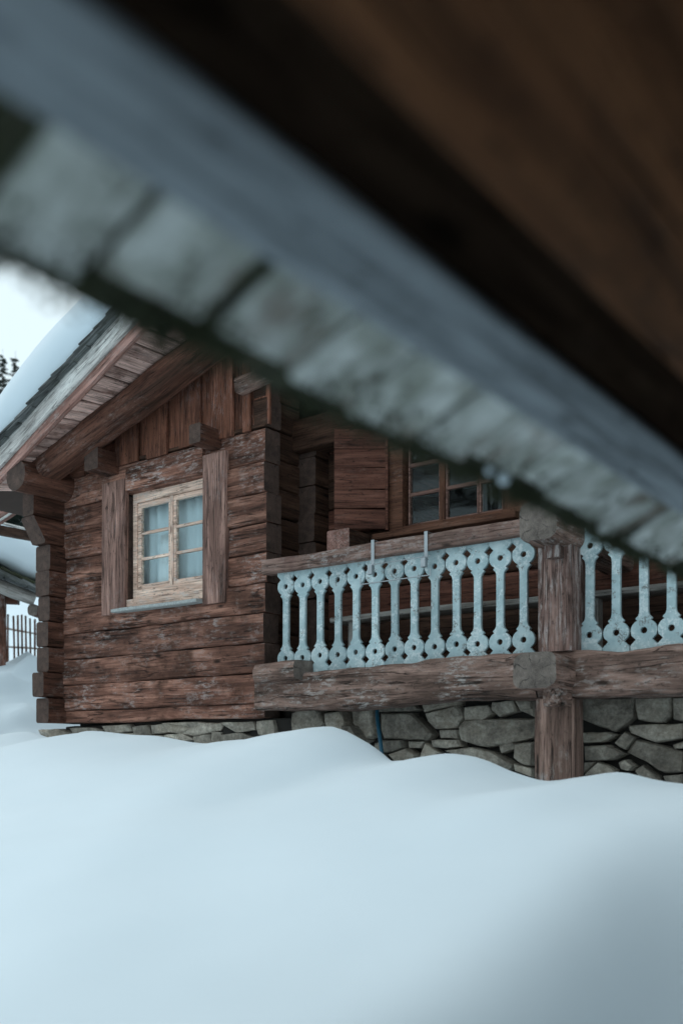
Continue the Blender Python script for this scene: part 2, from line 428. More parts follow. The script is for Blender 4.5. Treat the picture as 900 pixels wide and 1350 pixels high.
def axis(lo, hi, fl, fh, step):
    a = [fl + i * step for i in range(int((fh - fl) / step) + 1)]
    s, x = step, fh
    while x < hi: s *= 1.22; x += s; a.append(x)
    s, x = step, fl
    while x > lo: s *= 1.22; x -= s; a.insert(0, x)
    return a
gx = axis(-500, 500, -11, 1.5, .06); gy = axis(-500, 500, .2, 6.2, .06)
V = [(x, y, ground(x, y)) for y in gy for x in gx]
nx = len(gx)
Fc = [(j * nx + i, j * nx + i + 1, (j + 1) * nx + i + 1, (j + 1) * nx + i) for j in range(len(gy) - 1) for i in range(nx - 1)]
sg = mesh_obj('snow_ground', V, Fc, SNOW, sharp=180); tag(sg, 'deep smooth snow banked up in front of the log cabin', None, None, 'structure')

# ------------------------------------------------------------------ the log cabin
GY = 5.6                                     # front face of the gable wall
XL, XR = -7.50, -4.93                        # visible gable wall
cabin = thing('log_cabin', 'dark brown log cabin with a pale blue balustrade, dry stone base and white framed window', 'cabin', (-5, 7.5, C - .8))
WT = .18
# window opening
WX0, WX1 = PX(166, 5.58), PX(268, 5.58)
TX0, TX1 = PX(136, 5.58), PX(298, 5.58)
WZ0, WZ1 = C + 1.345, C + 2.27
WZ0 = C + 1.345
joints = [.285] + [.4012 + .2325 * k for k in range(9)] + [2.53]
for k in range(len(joints) - 1):
    z0, z1 = C + joints[k], C + joints[k + 1]
    zc, h = (z0 + z1) / 2, (z1 - z0) - random.uniform(.004, .009)
    spans = [(XL - .02, XR + random.uniform(-.012, .012))]
    if z1 > WZ0 + .05 and z0 < WZ1 - .01:
        spans = [(XL - .02, WX0 - .02), (WX1 + .02, spans[0][1])]
    jit = random.uniform(-.012, .012)
    for a, b in spans:
        timber('log', (a, GY + WT / 2 + jit, zc), (b, GY + WT / 2 + jit, zc), WT, h, LOGW, cabin, r=.016, wob=.005, end=ENDD, k=4, step=.06, fine=.004)
# left corner: the side wall's log ends stick out before the gable
CX0, CX1 = -7.56, -7.38
for k in range(9):
    z0 = C + .285 + .2325 * k; zc = z0 + .116
    yf = 5.42 + random.uniform(-.045, .03)
    if k in (7, 8): yf = 5.27
    hh = .2325 - .006
    o = timber('log', ((CX0 + CX1) / 2 + random.uniform(-.012, .012), yf, zc), ((CX0 + CX1) / 2, 11.5, zc), CX1 - CX0 + random.uniform(-.02, .03), hh, CORN, cabin, r=.024, wob=.005, end=ENDD, k=4, step=.2)
    if k == 7:                       # chamfered corbel
        for v in o.data.vertices:
            d = v.co.x + (11.5 - yf) / 2
            if d < .10 and v.co.z < 0: v.co.x += .11 * (1 - d / .10)
timber('plate_log', (-7.38, 5.08, C + 2.46), (-7.38, 11.5, C + 2.46), .28, .28, CORN, cabin, r=.14, wob=.008, end=ENDD, k=5, step=.2)
# gable: board on board cladding
SL = .31                                      # tangent of the roof pitch
def soffit_z(X): return C + 3.15 + SL * (X + 5.59)
bx = -7.38
edges = [86, 114, 120, 132, 154, 184, 195, 222, 238, 266, 281, 309, 322, 332, 350]
proud = True
for a, b in zip(edges, edges[1:]):
    xa, xb = PX(a, 5.6), PX(b, 5.6)
    y0 = 5.575 if proud else 5.612
    zb = C + 2.535 - (.0 if not proud else random.uniform(.0, .03))
    zt = min(soffit_z(xa), soffit_z(xb)) + .05
    if not proud: xa -= .03; xb += .03; zb += .012
    box('gable_board', (xa + .002, y0, zb), (xb - .002, y0 + .028, zt), GABL, cabin, r=.004, wob=.002)
    proud = not proud
box('wall_chinking', (XL, GY + .05, C + .29), (WX0 - .03, GY + .17, C + 2.5), EARTH, cabin, wob=0)
box('wall_chinking', (WX1 + .03, GY + .05, C + .29), (XR - .06, GY + .17, C + 2.5), EARTH, cabin, wob=0)
box('wall_chinking', (WX0 - .03, GY + .05, C + .29), (WX1 + .03, GY + .17, C + 1.25), EARTH, cabin, wob=0)
box('gable_batten', (XL, 5.60, C + 2.535), (XR, 5.70, C + 2.56), LOGD, cabin)
box('gable_sheathing', (XL, 5.645, C + 2.53), (XR - .02, 5.70, C + 3.5), LOGD, cabin)
# joist ends
for x0, x1, y0, y1, pr in ((111, 129, 594, 617, .20), (249, 264, 560, 581, .20)):
    a, b = P(x0, y0, 5.37), P(x1, y1, 5.37)
    timber('joist_end', ((a.x + b.x) / 2, 5.37, (a.z + b.z) / 2), ((a.x + b.x) / 2, 5.9, (a.z + b.z) / 2), b.x - a.x, a.z - b.z, CORN, cabin, r=.012, end=ENDD, k=3)
a, b = P(306, 490, 5.45), P(349, 520, 5.45)
timber('purlin_stub', (a.x, 5.53, (a.z + b.z) / 2 + .03), (b.x, 5.53, (a.z + b.z) / 2 + .06), .1, .11, BEAM, cabin, r=.02, end=ENDG, wob=.008)
# flying rafter in front of the gable
r0, r1 = P(48, 596, 5.2), P(220, 460, 5.2)
sl = (r1.z - r0.z) / (r1.x - r0.x)
xa, xb = -7.55, -3.6
hgt = .21
timber('rafter_log', (xa, 5.34, r0.z + sl * (xa - r0.x) - hgt / 2), (xb, 5.34, r0.z + sl * (xb - r0.x) - hgt / 2), .26, hgt, CORN, cabin, up=(-sl, 0, 1), r=.06, wob=.008, end=ENDG, k=4)
# window trim, lintel face, window
box('trim_board', (TX0, 5.565, C + 1.225), (WX0, 5.615, C + 2.39), TRIM, cabin, r=.006, wob=.003)
box('trim_board', (WX1, 5.565, C + 1.21), (TX1, 5.615, C + 2.41), TRIM, cabin, r=.006, wob=.003)
box('lintel_board', (WX0 + .002, 5.572, WZ1 + .01), (WX1 - .002, 5.612, C + 2.50), LOGW, cabin, r=.006)
FY = 5.655
fx0, fx1 = WX0 + .005, WX1 - .003
win = join_boxes('window', [((fx0, FY, WZ0), (fx0 + .05, FY + .09, WZ1)), ((fx1 - .02, FY, WZ0), (fx1, FY + .09, WZ1)),
                            ((fx0 + .05, FY, WZ1 - .085), (fx1 - .02, FY + .09, WZ1)), ((fx0 + .05, FY, WZ0), (fx1 - .02, FY + .09, WZ0 + .085))], SASH, cabin, .004)
tag(win, 'white framed six pane window in the gable wall')
mx_ = (fx0 + .05 + fx1 - .02) / 2
zb, zt = WZ0 + .087, WZ1 - .087
for a, b in ((fx0 + .052, mx_ - .003), (mx_ + .003, fx1 - .022)):
    s = .042; bars = [((a, FY + .012, zb), (a + s, FY + .05, zt)), ((b - s, FY + .012, zb), (b, FY + .05, zt)),
                      ((a + s, FY + .012, zb), (b - s, FY + .05, zb + s)), ((a + s, FY + .012, zt - s), (b - s, FY + .05, zt))]
    hz = (zt - zb - 2 * s) / 3
    for q in (1, 2):
        zm = zb + s + hz * q; bars.append(((a + s, FY + .016, zm - .012), (b - s, FY + .046, zm + .012)))
    join_boxes('casement', bars, SASH, win, .003)
    for q in range(3):
        box('pane', (a + s - .004, FY + .029, zb + s + hz * q), (b - s + .004, FY + .033, zb + s + hz * (q + 1)), GLASS, win, r=.001, wob=0)
box('center_bead', (mx_ - .018, FY + .004, zb), (mx_ + .018, FY + .0115, zt), SASH, win, r=.003, wob=0)
box('apron_board', (fx0, 5.585, C + 1.262), (fx1, 5.70, WZ0 - .002), SASH, win, r=.004)
sa, sb = PX(150, 5.53), WX1 - .003
box('sill_slab', (sa, 5.50, C + 1.228), (sb, 5.64, C + 1.258), LEAD, win, r=.008, wob=.004)
# side wall of the room beside the recess, back wall, log ends
BY = 6.35
for k in range(13):
    z0 = C + .285 + .2325 * k; zc = z0 + .116
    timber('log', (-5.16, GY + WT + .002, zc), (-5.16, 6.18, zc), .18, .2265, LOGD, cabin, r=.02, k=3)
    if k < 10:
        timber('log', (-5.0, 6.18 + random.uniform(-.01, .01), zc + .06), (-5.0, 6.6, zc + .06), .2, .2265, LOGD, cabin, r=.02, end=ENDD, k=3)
BWX0, BWX1 = PX(515, BY), PX(702, BY)
BZ0, BZ1 = C + 1.74, C + 2.56
for k in range(14):
    z0 = C + .40 + .2325 * k; z1 = z0 + .2325
    if z1 > BZ0 + .03 and z0 < BZ1 - .03: bays = [(-4.895, BWX0 - .01), (BWX1 + .01, 1.6)]
    else: bays = [(-4.895, 1.6)]
    for a, b in bays:
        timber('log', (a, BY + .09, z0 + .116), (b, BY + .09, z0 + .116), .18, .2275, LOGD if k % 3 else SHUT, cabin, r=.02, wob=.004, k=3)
# gable log ends continue above the wall beside the recess
for k in range(5):
    z0 = C + 2.532 + .2325 * k
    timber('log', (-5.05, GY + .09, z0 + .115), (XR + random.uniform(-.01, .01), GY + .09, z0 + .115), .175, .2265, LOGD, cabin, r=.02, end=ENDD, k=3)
# corbel beam
a, b = P(398, 596, 6.1), P(468, 549, 6.1)
o = timber('corbel_beam', (-5.25, 6.2, C + 2.61), (b.x, 6.2, C + 2.61), .2, .26, LOGD, cabin, r=.02, end=ENDD, k=4, step=.06)
for v in o.data.vertices:
    d = b.x - (v.co.x + (-5.25 + b.x) / 2)
    if d < .12 and v.co.z < 0: v.co.z += .09 * (1 - d / .12)
a, b = P(431, 697, 6.0), P(460, 727, 6.0)
timber('beam_end', ((a.x + b.x) / 2, 6.0, (a.z + b.z) / 2 - .03), ((a.x + b.x) / 2, 6.36, (a.z + b.z) / 2 - .03), b.x - a.x, .22, LOGD, cabin, r=.01, end=REDB)
# recessed window
W2 = join_boxes('window', [((BWX0, BY - .035, BZ0), (BWX0 + .13, BY + .08, BZ1)), ((BWX1 - .13, BY - .035, BZ0), (BWX1, BY + .08, BZ1)),
                           ((BWX0 + .13, BY - .035, BZ1 - .07), (BWX1 - .13, BY + .08, BZ1)), ((BWX0 + .13, BY - .035, BZ0), (BWX1 - .13, BY + .08, BZ0 + .04))], WSHA, cabin, .004)
tag(W2, 'dark brown framed window with small panes in the recess wall')
cols = [(PX(539, BY), PX(581, BY)), (PX(588, BY), PX(631, BY)), (PX(632, BY), PX(664, BY))]
for a, b in cols:
    s = .013; z0, z1 = BZ0 + .042, BZ1 - .072
    bars = [((a, BY - .01, z0), (a + s, BY + .03, z1)), ((b - s, BY - .01, z0), (b, BY + .03, z1)), ((a + s, BY - .01, z0), (b - s, BY + .03, z0 + s)), ((a + s, BY - .01, z1 - s), (b - s, BY + .03, z1))]
    hz = (z1 - z0 - 2 * s) / 3
    for q in (1, 2):
        zm = z0 + s + hz * q; bars.append(((a + s, BY - .006, zm - .014), (b - s, BY + .026, zm + .014)))
    join_boxes('casement', bars, TRIM, W2, .002)
    for q in range(3):
        box('pane', (a + s - .003, BY + .008, z0 + s + hz * q), (b - s + .003, BY + .012, z0 + s + hz * (q + 1)), GLASS, W2, r=.001, wob=0)
for a, b in ((cols[0][1], cols[1][0]),):
    box('mullion', (a, BY - .025, BZ0 + .042), (b, BY + .04, BZ1 - .072), WSHA, W2, r=.003, wob=0)
box('mullion', (cols[2][1], BY - .025, BZ0 + .042), (BWX1 - .131, BY + .04, BZ1 - .072), WSHA, W2, r=.003, wob=0)
box('window_sill', (BWX0 - .1, BY - .12, BZ0 - .05), (BWX1 - .08, BY + .02, BZ0 - .003), WSHA, W2, r=.006)
# shutter, half open, of horizontal boards
hg = Vector((BWX0 + .012, BY - .06, 0)); du = Vector((-.8, -.6, 0))
sz0, sz1 = C + 1.765, C + 2.55
sh = timber('shutter', hg + Vector((0, 0, (sz0 + sz1) / 2)), hg + Vector((0, 0, (sz0 + sz1) / 2)) + du * .02, .04, sz1 - sz0, SHUT, cabin, r=.004, wob=.001)
zz = sz0
for hh in (.165, .15, .17, .15, .145):
    timber('shutter_board', hg + du * .021 + Vector((0, 0, zz + hh / 2)), hg + du * .42 + Vector((0, 0, zz + hh / 2)), .028, hh - .004, SHUT, sh, r=.005, wob=.002)
    zz += hh + .001
# balcony: bottom beam, posts, rail, protruding log ends
BF = 5.38
bz = C + .475
timber('balcony_beam', (PX(336, BF), BF + .14, bz), (PX(706, BF), BF + .14, bz), .28, .275, BEAM, cabin, r=.045, wob=.012, end=ENDG, k=6, step=.045, fine=.014)
timber('balcony_beam', (PX(706, BF) + .004, BF + .15, bz + .005), (.9, BF + .15, bz + .005), .28, .275, BEAM, cabin, r=.045, wob=.012, end=ENDG, k=6, step=.045, fine=.014)
# stub lying on the beam's left end
a, b = P(334, 866, 5.30), P(389, 897, 5.30)
timber('beam_stub', (a.x - .01, 5.42, C + .60), (b.x, 5.42, C + .60), .26, .14, BEAM, cabin, r=.05, wob=.012, end=ENDG, k=4, fine=.016)
def post_x(Y): return PX(708, Y), PX(752, Y)
px0, px1 = post_x(5.36)
pm = (px0 + px1) / 2; pw = px1 - px0
timber('post', (pm, 5.36 + .12, C + .615), (pm, 5.36 + .12, C + 1.40), .24, pw, POST, cabin, up=(1, 0, 0), r=.012, wob=.004, end=ENDG)
timber('post', (pm - .012, 5.34 + .12, C - .7), (pm - .012, 5.34 + .12, C + .335), .24, pw, BEAM, cabin, up=(1, 0, 0), r=.014, wob=.005, end=ENDG)
def cross_log(x0, x1, y0, y1, Y, name):
    a, b = P(x0, y0, Y), P(x1, y1, Y)
    xm, zm = (a.x + b.x) / 2, (a.z + b.z) / 2
    timber(name, (xm, Y, zm), (xm, 7.0, zm), b.x - a.x, a.z - b.z, BEAM, cabin, r=.055, wob=.008, end=ENDG, k=4, fine=.008)
    return xm, zm - (a.z - b.z) / 2
xm, zl = cross_log(684, 733, 664, 709, 5.12, 'cross_log')
box('wedge_block', (xm - .03, 5.28, zl - .07), (xm + .06, 5.36, zl + .03), POST, cabin, r=.006)
xm, zl = cross_log(678, 733, 862, 906, 5.12, 'cross_log')
box('wedge_block', (xm + .0, 5.22, zl - .10), (xm + .11, 5.38, zl + .03), BEAM, cabin, r=.006)
timber('handrail', (PX(344, 5.45), 5.51, C + 1.405), (px0 + .03, 5.51, C + 1.412), .12, .105, RAIL, cabin, r=.014, wob=.006, end=ENDG)
timber('handrail', (px1 - .02, 5.51, C + 1.412), (.9, 5.51, C + 1.41), .12, .105, RAIL, cabin, r=.014, wob=.006, end=ENDG)
# balcony floor
for k in range(5):
    y0 = 5.67 + k * .136
    box('floor_board', (-5.0, y0, C + .575), (1.2, y0 + .131, C + .605), LOGD, cabin)

# balusters: fretted flat boards
def baluster_mesh():
    half = [(.0785, 0), (.0785, .034), (.062, .050), (.046, .066), (.059, .079), (.0715, .090)]
    cy, r, ry = .118, .0765, .066
    for i in range(9):
        a = rad(-14 + i * 8.6); half.append((r * math.cos(a), cy + ry * math.sin(a)))
    half += [(.036, .1755), (.048, .187), (.042, .194), (.032, .203), (.0265, .217), (.0245, .235)]
    H = .77
    low = [(x, H - y) for x, y in reversed(half)]
    right = half + low
    out = [(x, -y) for x, y in right] + [(-x, -y) for x, y in reversed(right)]
    cu = bpy.data.curves.new('b', 'CURVE'); cu.dimensions = '2D'; cu.fill_mode = 'BOTH'; cu.extrude = .012; cu.bevel_depth = .0012; cu.bevel_resolution = 0
    def spl(pts):
        s = cu.splines.new('POLY'); s.points.add(len(pts) - 1); s.use_cyclic_u = True
        for p, q in zip(s.points, pts): p.co = (q[0], q[1], 0, 1)
    spl(out)
    for c in (cy, H - cy):
        spl([(.0215 * math.cos(i / 14 * math.tau), -c + .0205 * math.sin(i / 14 * math.tau)) for i in range(14)])
    o = bpy.data.objects.new('b', cu); COL.objects.link(o)
    dg = bpy.context.evaluated_depsgraph_get()
    me = bpy.data.meshes.new_from_object(o.evaluated_get(dg))
    bpy.data.objects.remove(o); me.materials.clear(); me.materials.append(PAINT); me.name = 'baluster'
    return me
BM = baluster_mesh()
bxa, bxb = PX(367, 5.52), PX(706, 5.52)
pitch = (bxb - bxa) / 13
zt = C + 1.372
def baluster(x, dz=0, rz=0):
    M = Matrix.Translation((x, 5.52, zt + dz)) @ Matrix.Rotation(rad(90), 4, 'X') @ Matrix.Rotation(rz, 4, 'Z')
    link(bpy.data.objects.new('baluster', BM), cabin, M @ Matrix.Diagonal((pitch / .162, 1, 1, 1)))
for k in range(13):
    baluster(bxa + pitch * (k + .5), random.uniform(-.008, .004), random.uniform(-.006, .006))
for k in range(14):
    baluster(px1 + .055 + pitch * k, random.uniform(-.008, .004), random.uniform(-.006, .006))

# stone foundation
fnd = box('foundation', (-7.50, 5.86, C - 1.3), (1.6, 6.3, C + .58), EARTH, cabin, r=.01)
fn2 = box('foundation', (-7.50, 5.70, C - 1.3), (-4.75, 5.855, C + .28), EARTH, cabin, r=.01)
def stone(poly, Y, parent, depth=.16, proud=.035):
    pts = [P(x, y, Y) for x, y in poly]
    c = sum(pts, Vector()) / len(pts)
    ol = []
    for p, q in zip(pts, pts[1:] + pts[:1]):
        n = max(2, min(5, int((q - p).length / .05)))
        for i in range(n):
            e = p.lerp(q, i / n)
            j = noise.noise(e * 14) * .008
            # corners slightly cut
            if i == 0: e = e.lerp(c, .03)
            ol.append(c + (e - c) * 1.035 + (e - c).normalized() * j)
    if sum((a.x - c.x) * (b.z - c.z) - (b.x - c.x) * (a.z - c.z) for a, b in zip(ol, ol[1:] + ol[:1])) < 0: ol.reverse()
    V, Fc = [], []; n = len(ol)
    tx, tz = random.uniform(-.10, .10), random.uniform(-.12, .12)
    pr = proud + random.uniform(-.015, .02)
    for sc, dy in ((.97, depth), (1.0, .02), (.965, -pr * .55), (.86, -pr * .95), (.5, -pr * 1.05)):
        for e in ol:
            d = (e - c) * sc
            q = noise.noise((c + d) * 11) * .022 + noise.noise((c + d) * 27) * .010
            V.append(Vector((c.x + d.x, Y + dy + (q + d.x * tx + d.z * tz if dy < 0 else 0), c.z + d.z)))
    for r in range(4):
        for i in range(n):
            i2 = (i + 1) % n; Fc.append((r * n + i, r * n + i2, (r + 1) * n + i2, (r + 1) * n + i))
    V.append(sum(V[4 * n:], Vector()) / n)
    for i in range(n): Fc.append((4 * n + i, 4 * n + (i + 1) % n, 5 * n))
    centred('stone', V, Fc, STONE, parent, sharp=24)
A = lambda L, ox, oy, s: [[(ox + x * s, oy + y * s) for x, y in p] for p in L]
right_st = A([[(330,106),(440,105),(512,180),(490,202),(333,197)],[(478,108),(590,78),(612,118),(592,157),(512,163)],[(610,85),(700,78),(716,108),(682,132),(615,130)],
 [(603,155),(620,131),(700,126),(862,125),(862,192),(700,226),(610,202)],[(530,165),(597,165),(597,197),(535,194)],[(506,200),(600,198),(612,223),(560,230),(510,224)],
 [(333,200),(405,200),(412,226),(380,242),(335,245)],[(422,205),(482,205),(470,230),(430,228)],[(350,250),(420,230),(460,252),(440,282),(400,290)],[(482,210),(534,246),(463,268)],
 [(545,237),(640,226),(720,242),(792,286),(770,304),(700,284),(600,254)],[(735,218),(792,210),(797,232),(750,247)],[(795,215),(862,205),(862,292),(830,288),(795,262)],
 [(793,280),(862,300),(862,330),(800,308)],[(718,68),(792,62),(800,100),(740,122),(714,95)],[(800,62),(862,60),(862,122),(810,97)],[(225,92),(300,92),(306,185),(275,205),(235,142)],
 [(318,60),(420,55),(470,95),(430,103),(320,103)],[(475,60),(600,55),(600,78),(480,104)],[(306,210),(330,205),(332,260),(310,270)]], 380, 900, 340 / 900)
right_st += A([[(10,100),(102,96),(102,142),(40,152)],[(0,335),(102,330),(102,442),(30,432)],[(5,435),(102,460),(98,505),(20,482)],
 [(345,80),(640,80),(640,190),(540,268),(368,202)],[(650,80),(842,80),(842,182),(800,218),(660,202)],[(608,230),(905,220),(905,302),(760,322),(620,272)],
 [(368,270),(500,265),(552,282),(480,322),(370,327)],[(533,327),(590,265),(647,295),(592,362)],[(598,375),(642,303),(905,372),(905,482),(820,492),(700,424)],
 [(370,343),(500,335),(592,386),(520,417),(375,422)],[(370,500),(450,428),(537,470),(520,500)],[(558,430),(600,413),(652,450),(622,478),(575,468)],
 [(645,470),(690,443),(762,500),(792,545),(700,535)],[(850,80),(1000,80),(1000,212),(850,202)],[(850,335),(920,312),(925,352),(860,358)],[(370,430),(440,425),(370,490)],
 [(800,500),(905,490),(905,560),(820,560)],[(660,545),(790,555),(790,600),(660,600)],[(380,515),(640,500),(650,590),(380,590)],
 [(915,225),(1100,215),(1110,330),(930,360)],[(920,370),(1110,345),(1110,480),(920,500)],[(1010,80),(1200,80),(1200,205),(1010,212)],[(920,505),(1110,490),(1110,600),(920,600)]], 680, 900, 220 / 900)
for p in right_st: stone(p, 5.80, fnd)
left_st = A([[(15,105),(60,92),(110,92),(127,140),(110,180),(20,178)],[(130,108),(190,98),(207,135),(200,170),(140,165)],[(195,150),(228,150),(260,200),(240,215),(200,190)]], 380, 900, 340 / 900)
for p in left_st: stone(p, 5.70, fnd)
row = A([[(130,905),(205,902),(235,915),(200,935),(140,930)],[(240,900),(300,897),(335,905),(330,925),(250,922)],[(340,893),(430,886),(440,910),(360,918)],[(440,895),(492,888),(502,922),(445,928)],
 [(505,890),(545,885),(560,915),(508,920)],[(545,884),(640,878),(730,884),(722,908),(640,926),(560,912)],[(733,882),(832,878),(842,906),(780,914)],[(845,878),(900,872),(910,925),(850,922)],
 [(545,922),(605,916),(645,938),(600,950),(550,946)],[(640,928),(692,920),(695,952),(645,950)],[(730,922),(792,914),(842,936),(840,955),(735,955)],[(698,912),(728,912),(728,950),(698,950)],
 [(500,924),(540,922),(540,950),(500,950)],[(340,922),(440,915),(440,945),(345,945)],[(200,930),(335,928),(335,950),(205,950)]], 0, 600, .4)
for p in row: stone(p, 5.665, fn2, depth=.10, proud=.02)

# ------------------------------------------------------------------ cabin roof
f0, f1 = P(0, 598, 5.05), P(160, 422, 4.85)
fs = (f1.z - f0.z) / (f1.x - f0.x)
def fz(X): return f0.z + fs * (X - f0.x)
def fy(X): return 5.05 - .2 * (X - f0.x) / (f1.x - f0.x)
EX, RX = -8.35, -3.5
roof = mesh_obj('roof', *(lambda: (
    [(EX, fy(EX) + .06, fz(EX) - .03), (RX, fy(RX) + .06, fz(RX) - .03), (-EX + 2 * RX, fy(RX) + .06, fz(EX) - .03),
     (EX, 12, fz(EX) - .03), (RX, 12, fz(RX) - .03), (-EX + 2 * RX, 12, fz(EX) - .03)] +
    [(EX, fy(EX) + .06, fz(EX)), (RX, fy(RX) + .06, fz(RX)), (-EX + 2 * RX, fy(RX) + .06, fz(EX)),
     (EX, 12, fz(EX)), (RX, 12, fz(RX)), (-EX + 2 * RX, 12, fz(EX))],
    [(0, 3, 4, 1), (1, 4, 5, 2), (6, 7, 10, 9), (7, 8, 11, 10), (0, 1, 7, 6), (1, 2, 8, 7), (3, 9, 10, 4), (4, 10, 11, 5), (0, 6, 9, 3), (2, 5, 11, 8)]))(), ROOFB, cabin, smooth=False)
def rk(X, dy, dz): return Vector((X, fy(X) + dy, fz(X) + dz))
upv = Vector((-fs, 0, 1))
timber('rake_board', rk(EX, .015, -.030), rk(RX, .015, -.030), .03, .155, RAKE, roof, up=upv, r=.004, wob=.002)
timber('rake_board', rk(EX, .055, -.125), rk(RX, .055, -.125), .045, .13, REDB, roof, up=upv, r=.004, wob=.002)
# soffit boards between the rake board and the flying rafter, running front to back
def rtop(X): return r0.z + sl * (X - r0.x)
x = EX + .5
while x < -4.4:
    wd = random.uniform(.12, .19)
    za = fz(x + wd / 2) - .165; zb_ = rtop(x + wd / 2) + .03
    timber('soffit_board', (x + wd / 2, fy(x) + .08, za + random.uniform(-.006, .006)), (x + wd / 2, 5.62, zb_), wd - .006, .022, SOFF, roof, up=(-.3, 0, 1), r=.003, wob=.002)
    x += wd
# shingles: stacked courses ending at the rake
def shingle(a, b, wd, th, up):
    timber('shingle', a, b, wd, th, GREY, roof, up=up, r=.004, wob=.006, step=.12)
x = EX
while x < -5.0:
    for lay in range(3):
        ln = random.uniform(.36, .48); wd = random.uniform(.18, .28)
        xx = x + lay * .07 + random.uniform(-.02, .02)
        tilt = .055
        a = rk(xx, wd / 2 - .045 - random.uniform(0, .03), .056 + lay * .015 + .012)
        b = rk(xx + ln, wd / 2 - .045, .056 + lay * .015 - .006)
        shingle(a, b, wd, .014, upv)
    x += .20
# eave soffit at the lower left: tail board and edge strip
a, b = PT(-30, 692, 10.2), PT(40, 645, 10.0)
timber('tail_board', a, b, .05, .27, REDB, roof, up=(0, 0, 1), r=.004)
timber('tail_trim', a + Vector((0, -.04, -.145)), b + Vector((0, -.04, -.145)), .03, .022, RAKE, roof)
timber('tail_trim', a + Vector((0, -.04, .145)), b + Vector((0, -.04, .145)), .03, .022, RAKE, roof)
timber('eave_board', PT(-20, 694, 10.6), PT(60, 712, 11.6), .1, .10, LOGD, roof)
timber('eave_strip', PT(-20, 684, 10.5), PT(60, 704, 11.5), .03, .03, RAKE, roof)

# snow lying on the cabin roof
def snow_slab(name, label, prof, edge_y0, y1, parent_mat=SNOW, N=28, th=.52, mid=10):
    V, Fc = [], []
    cols_ = []
    for i in range(N + 1):
        X, zb0 = prof(i / N)
        ring = []
        y0 = edge_y0(X)
        t = th * (1 + .10 * noise.noise(Vector((X * .8, 0, 4))))
        ef = min(1, (i / N) / .05)
        t *= .25 + .75 * math.sqrt(ef)
        sec = [(y0 + .02, .0), (y0 - .05, .10), (y0 - .06, .5), (y0 - .02, .8), (y0 + .06, .95), (y0 + .2, 1.0)]
        sec += [(y0 + .2 + (y1 - y0 - .2) * (j + 1) / mid, 1.0) for j in range(mid)] + [(y1, .0)]
        for yy, f in sec:
            n_ = noise.noise(Vector((X * 1.3, yy * 1.3, 1))) * .03 * f + noise.noise(Vector((X * 3, yy * 3, 6))) * .012 * f
            ring.append((X, yy - n_ * .6, zb0 + t * f + n_))
        cols_.append(ring)
    m = len(cols_[0])
    for r in cols_: V += r
    for i in range(N):
        for j in range(m - 1):
            Fc.append((i * m + j, (i + 1) * m + j, (i + 1) * m + j + 1, i * m + j + 1))
        Fc.append((i * m, i * m + m - 1, (i + 1) * m + m - 1, (i + 1) * m))
    Fc.append(tuple(range(m))); Fc.append(tuple(N * m + j for j in reversed(range(m))))
    o = mesh_obj(name, V, Fc, parent_mat, sharp=180)
    return tag(o, label, 'snow', None, 'stuff')
snow_slab('roof_snow', 'thick slab of snow lying on the roof of the log cabin', lambda f: (EX + (RX - EX) * f, fz(EX + (RX - EX) * f) + .105), lambda X: fy(X) + .02, 12)

# room behind the windows
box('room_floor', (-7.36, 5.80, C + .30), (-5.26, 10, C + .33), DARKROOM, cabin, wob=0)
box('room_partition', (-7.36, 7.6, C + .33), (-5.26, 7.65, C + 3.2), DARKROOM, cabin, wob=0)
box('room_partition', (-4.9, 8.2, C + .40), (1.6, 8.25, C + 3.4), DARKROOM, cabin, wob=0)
box('side_wall', (-5.20, 6.62, C + .3), (-5.10, 11.5, C + 3.3), LOGD, cabin)
box('back_wall', (-7.3, 11.3, C - .5), (1.6, 11.45, C + 2.6), LOGD, cabin)
box('end_wall', (1.45, 6.45, C - .5), (1.6, 11.3, C + 2.6), LOGD, cabin)

# curtain behind the gable window
V, Fc = [], []
n = 60
for i in range(n + 1):
    f = i / n; X = fx0 - .25 + (fx1 - fx0 + .5) * f
    for z in (WZ0 - .2, WZ1 + .15):
        V.append((X, FY + .13 + .012 * math.sin(f * 75) + .008 * math.sin(f * 23 + z), z))
for i in range(n): Fc.append((2 * i, 2 * i + 2, 2 * i + 3, 2 * i + 1))
cu = centred('curtain', V, Fc, CURT); tag(cu, 'pale curtain hanging behind the six pane gable window', 'curtain')
so_ = cu.modifiers.new('t', 'SOLIDIFY'); so_.thickness = .003

V, Fc = [], []
for i in range(17):
    f = i / 16
    for z in (WZ0 - .1, WZ0 + .26, WZ0 + .55):
        g = (z - WZ0 + .1) / .65
        V.append((fx0 + .20 + .05 * g + (.26 - .06 * g) * f, FY + .095 + .006 * math.sin(f * 20), z))
for i in range(16):
    for j in range(2): Fc.append((3 * i + j, 3 * i + j + 3, 3 * i + j + 4, 3 * i + j + 1))
c2 = centred('curtain', V, Fc, CURW); tag(c2, 'white half curtain in the lower left panes of the gable window', 'curtain')
so_ = c2.modifiers.new('t', 'SOLIDIFY'); so_.thickness = .003

# bench on the balcony
bench = thing('bench', 'weathered pale wooden bench on the balcony behind the blue balusters', 'bench', (-3, 6.0, C + .605))
timber('seat', (PX(442, 6.0), 6.05, C + 1.045), (-1.0, 6.05, C + 1.03), .24, .04, BNCH, bench, r=.006)
for x in (PX(463, 6.0), PX(783, 6.0), -1.2):
    box('leg', (x - .025, 6.0, C + .605), (x + .025, 6.08, C + 1.024), BNCH, bench)

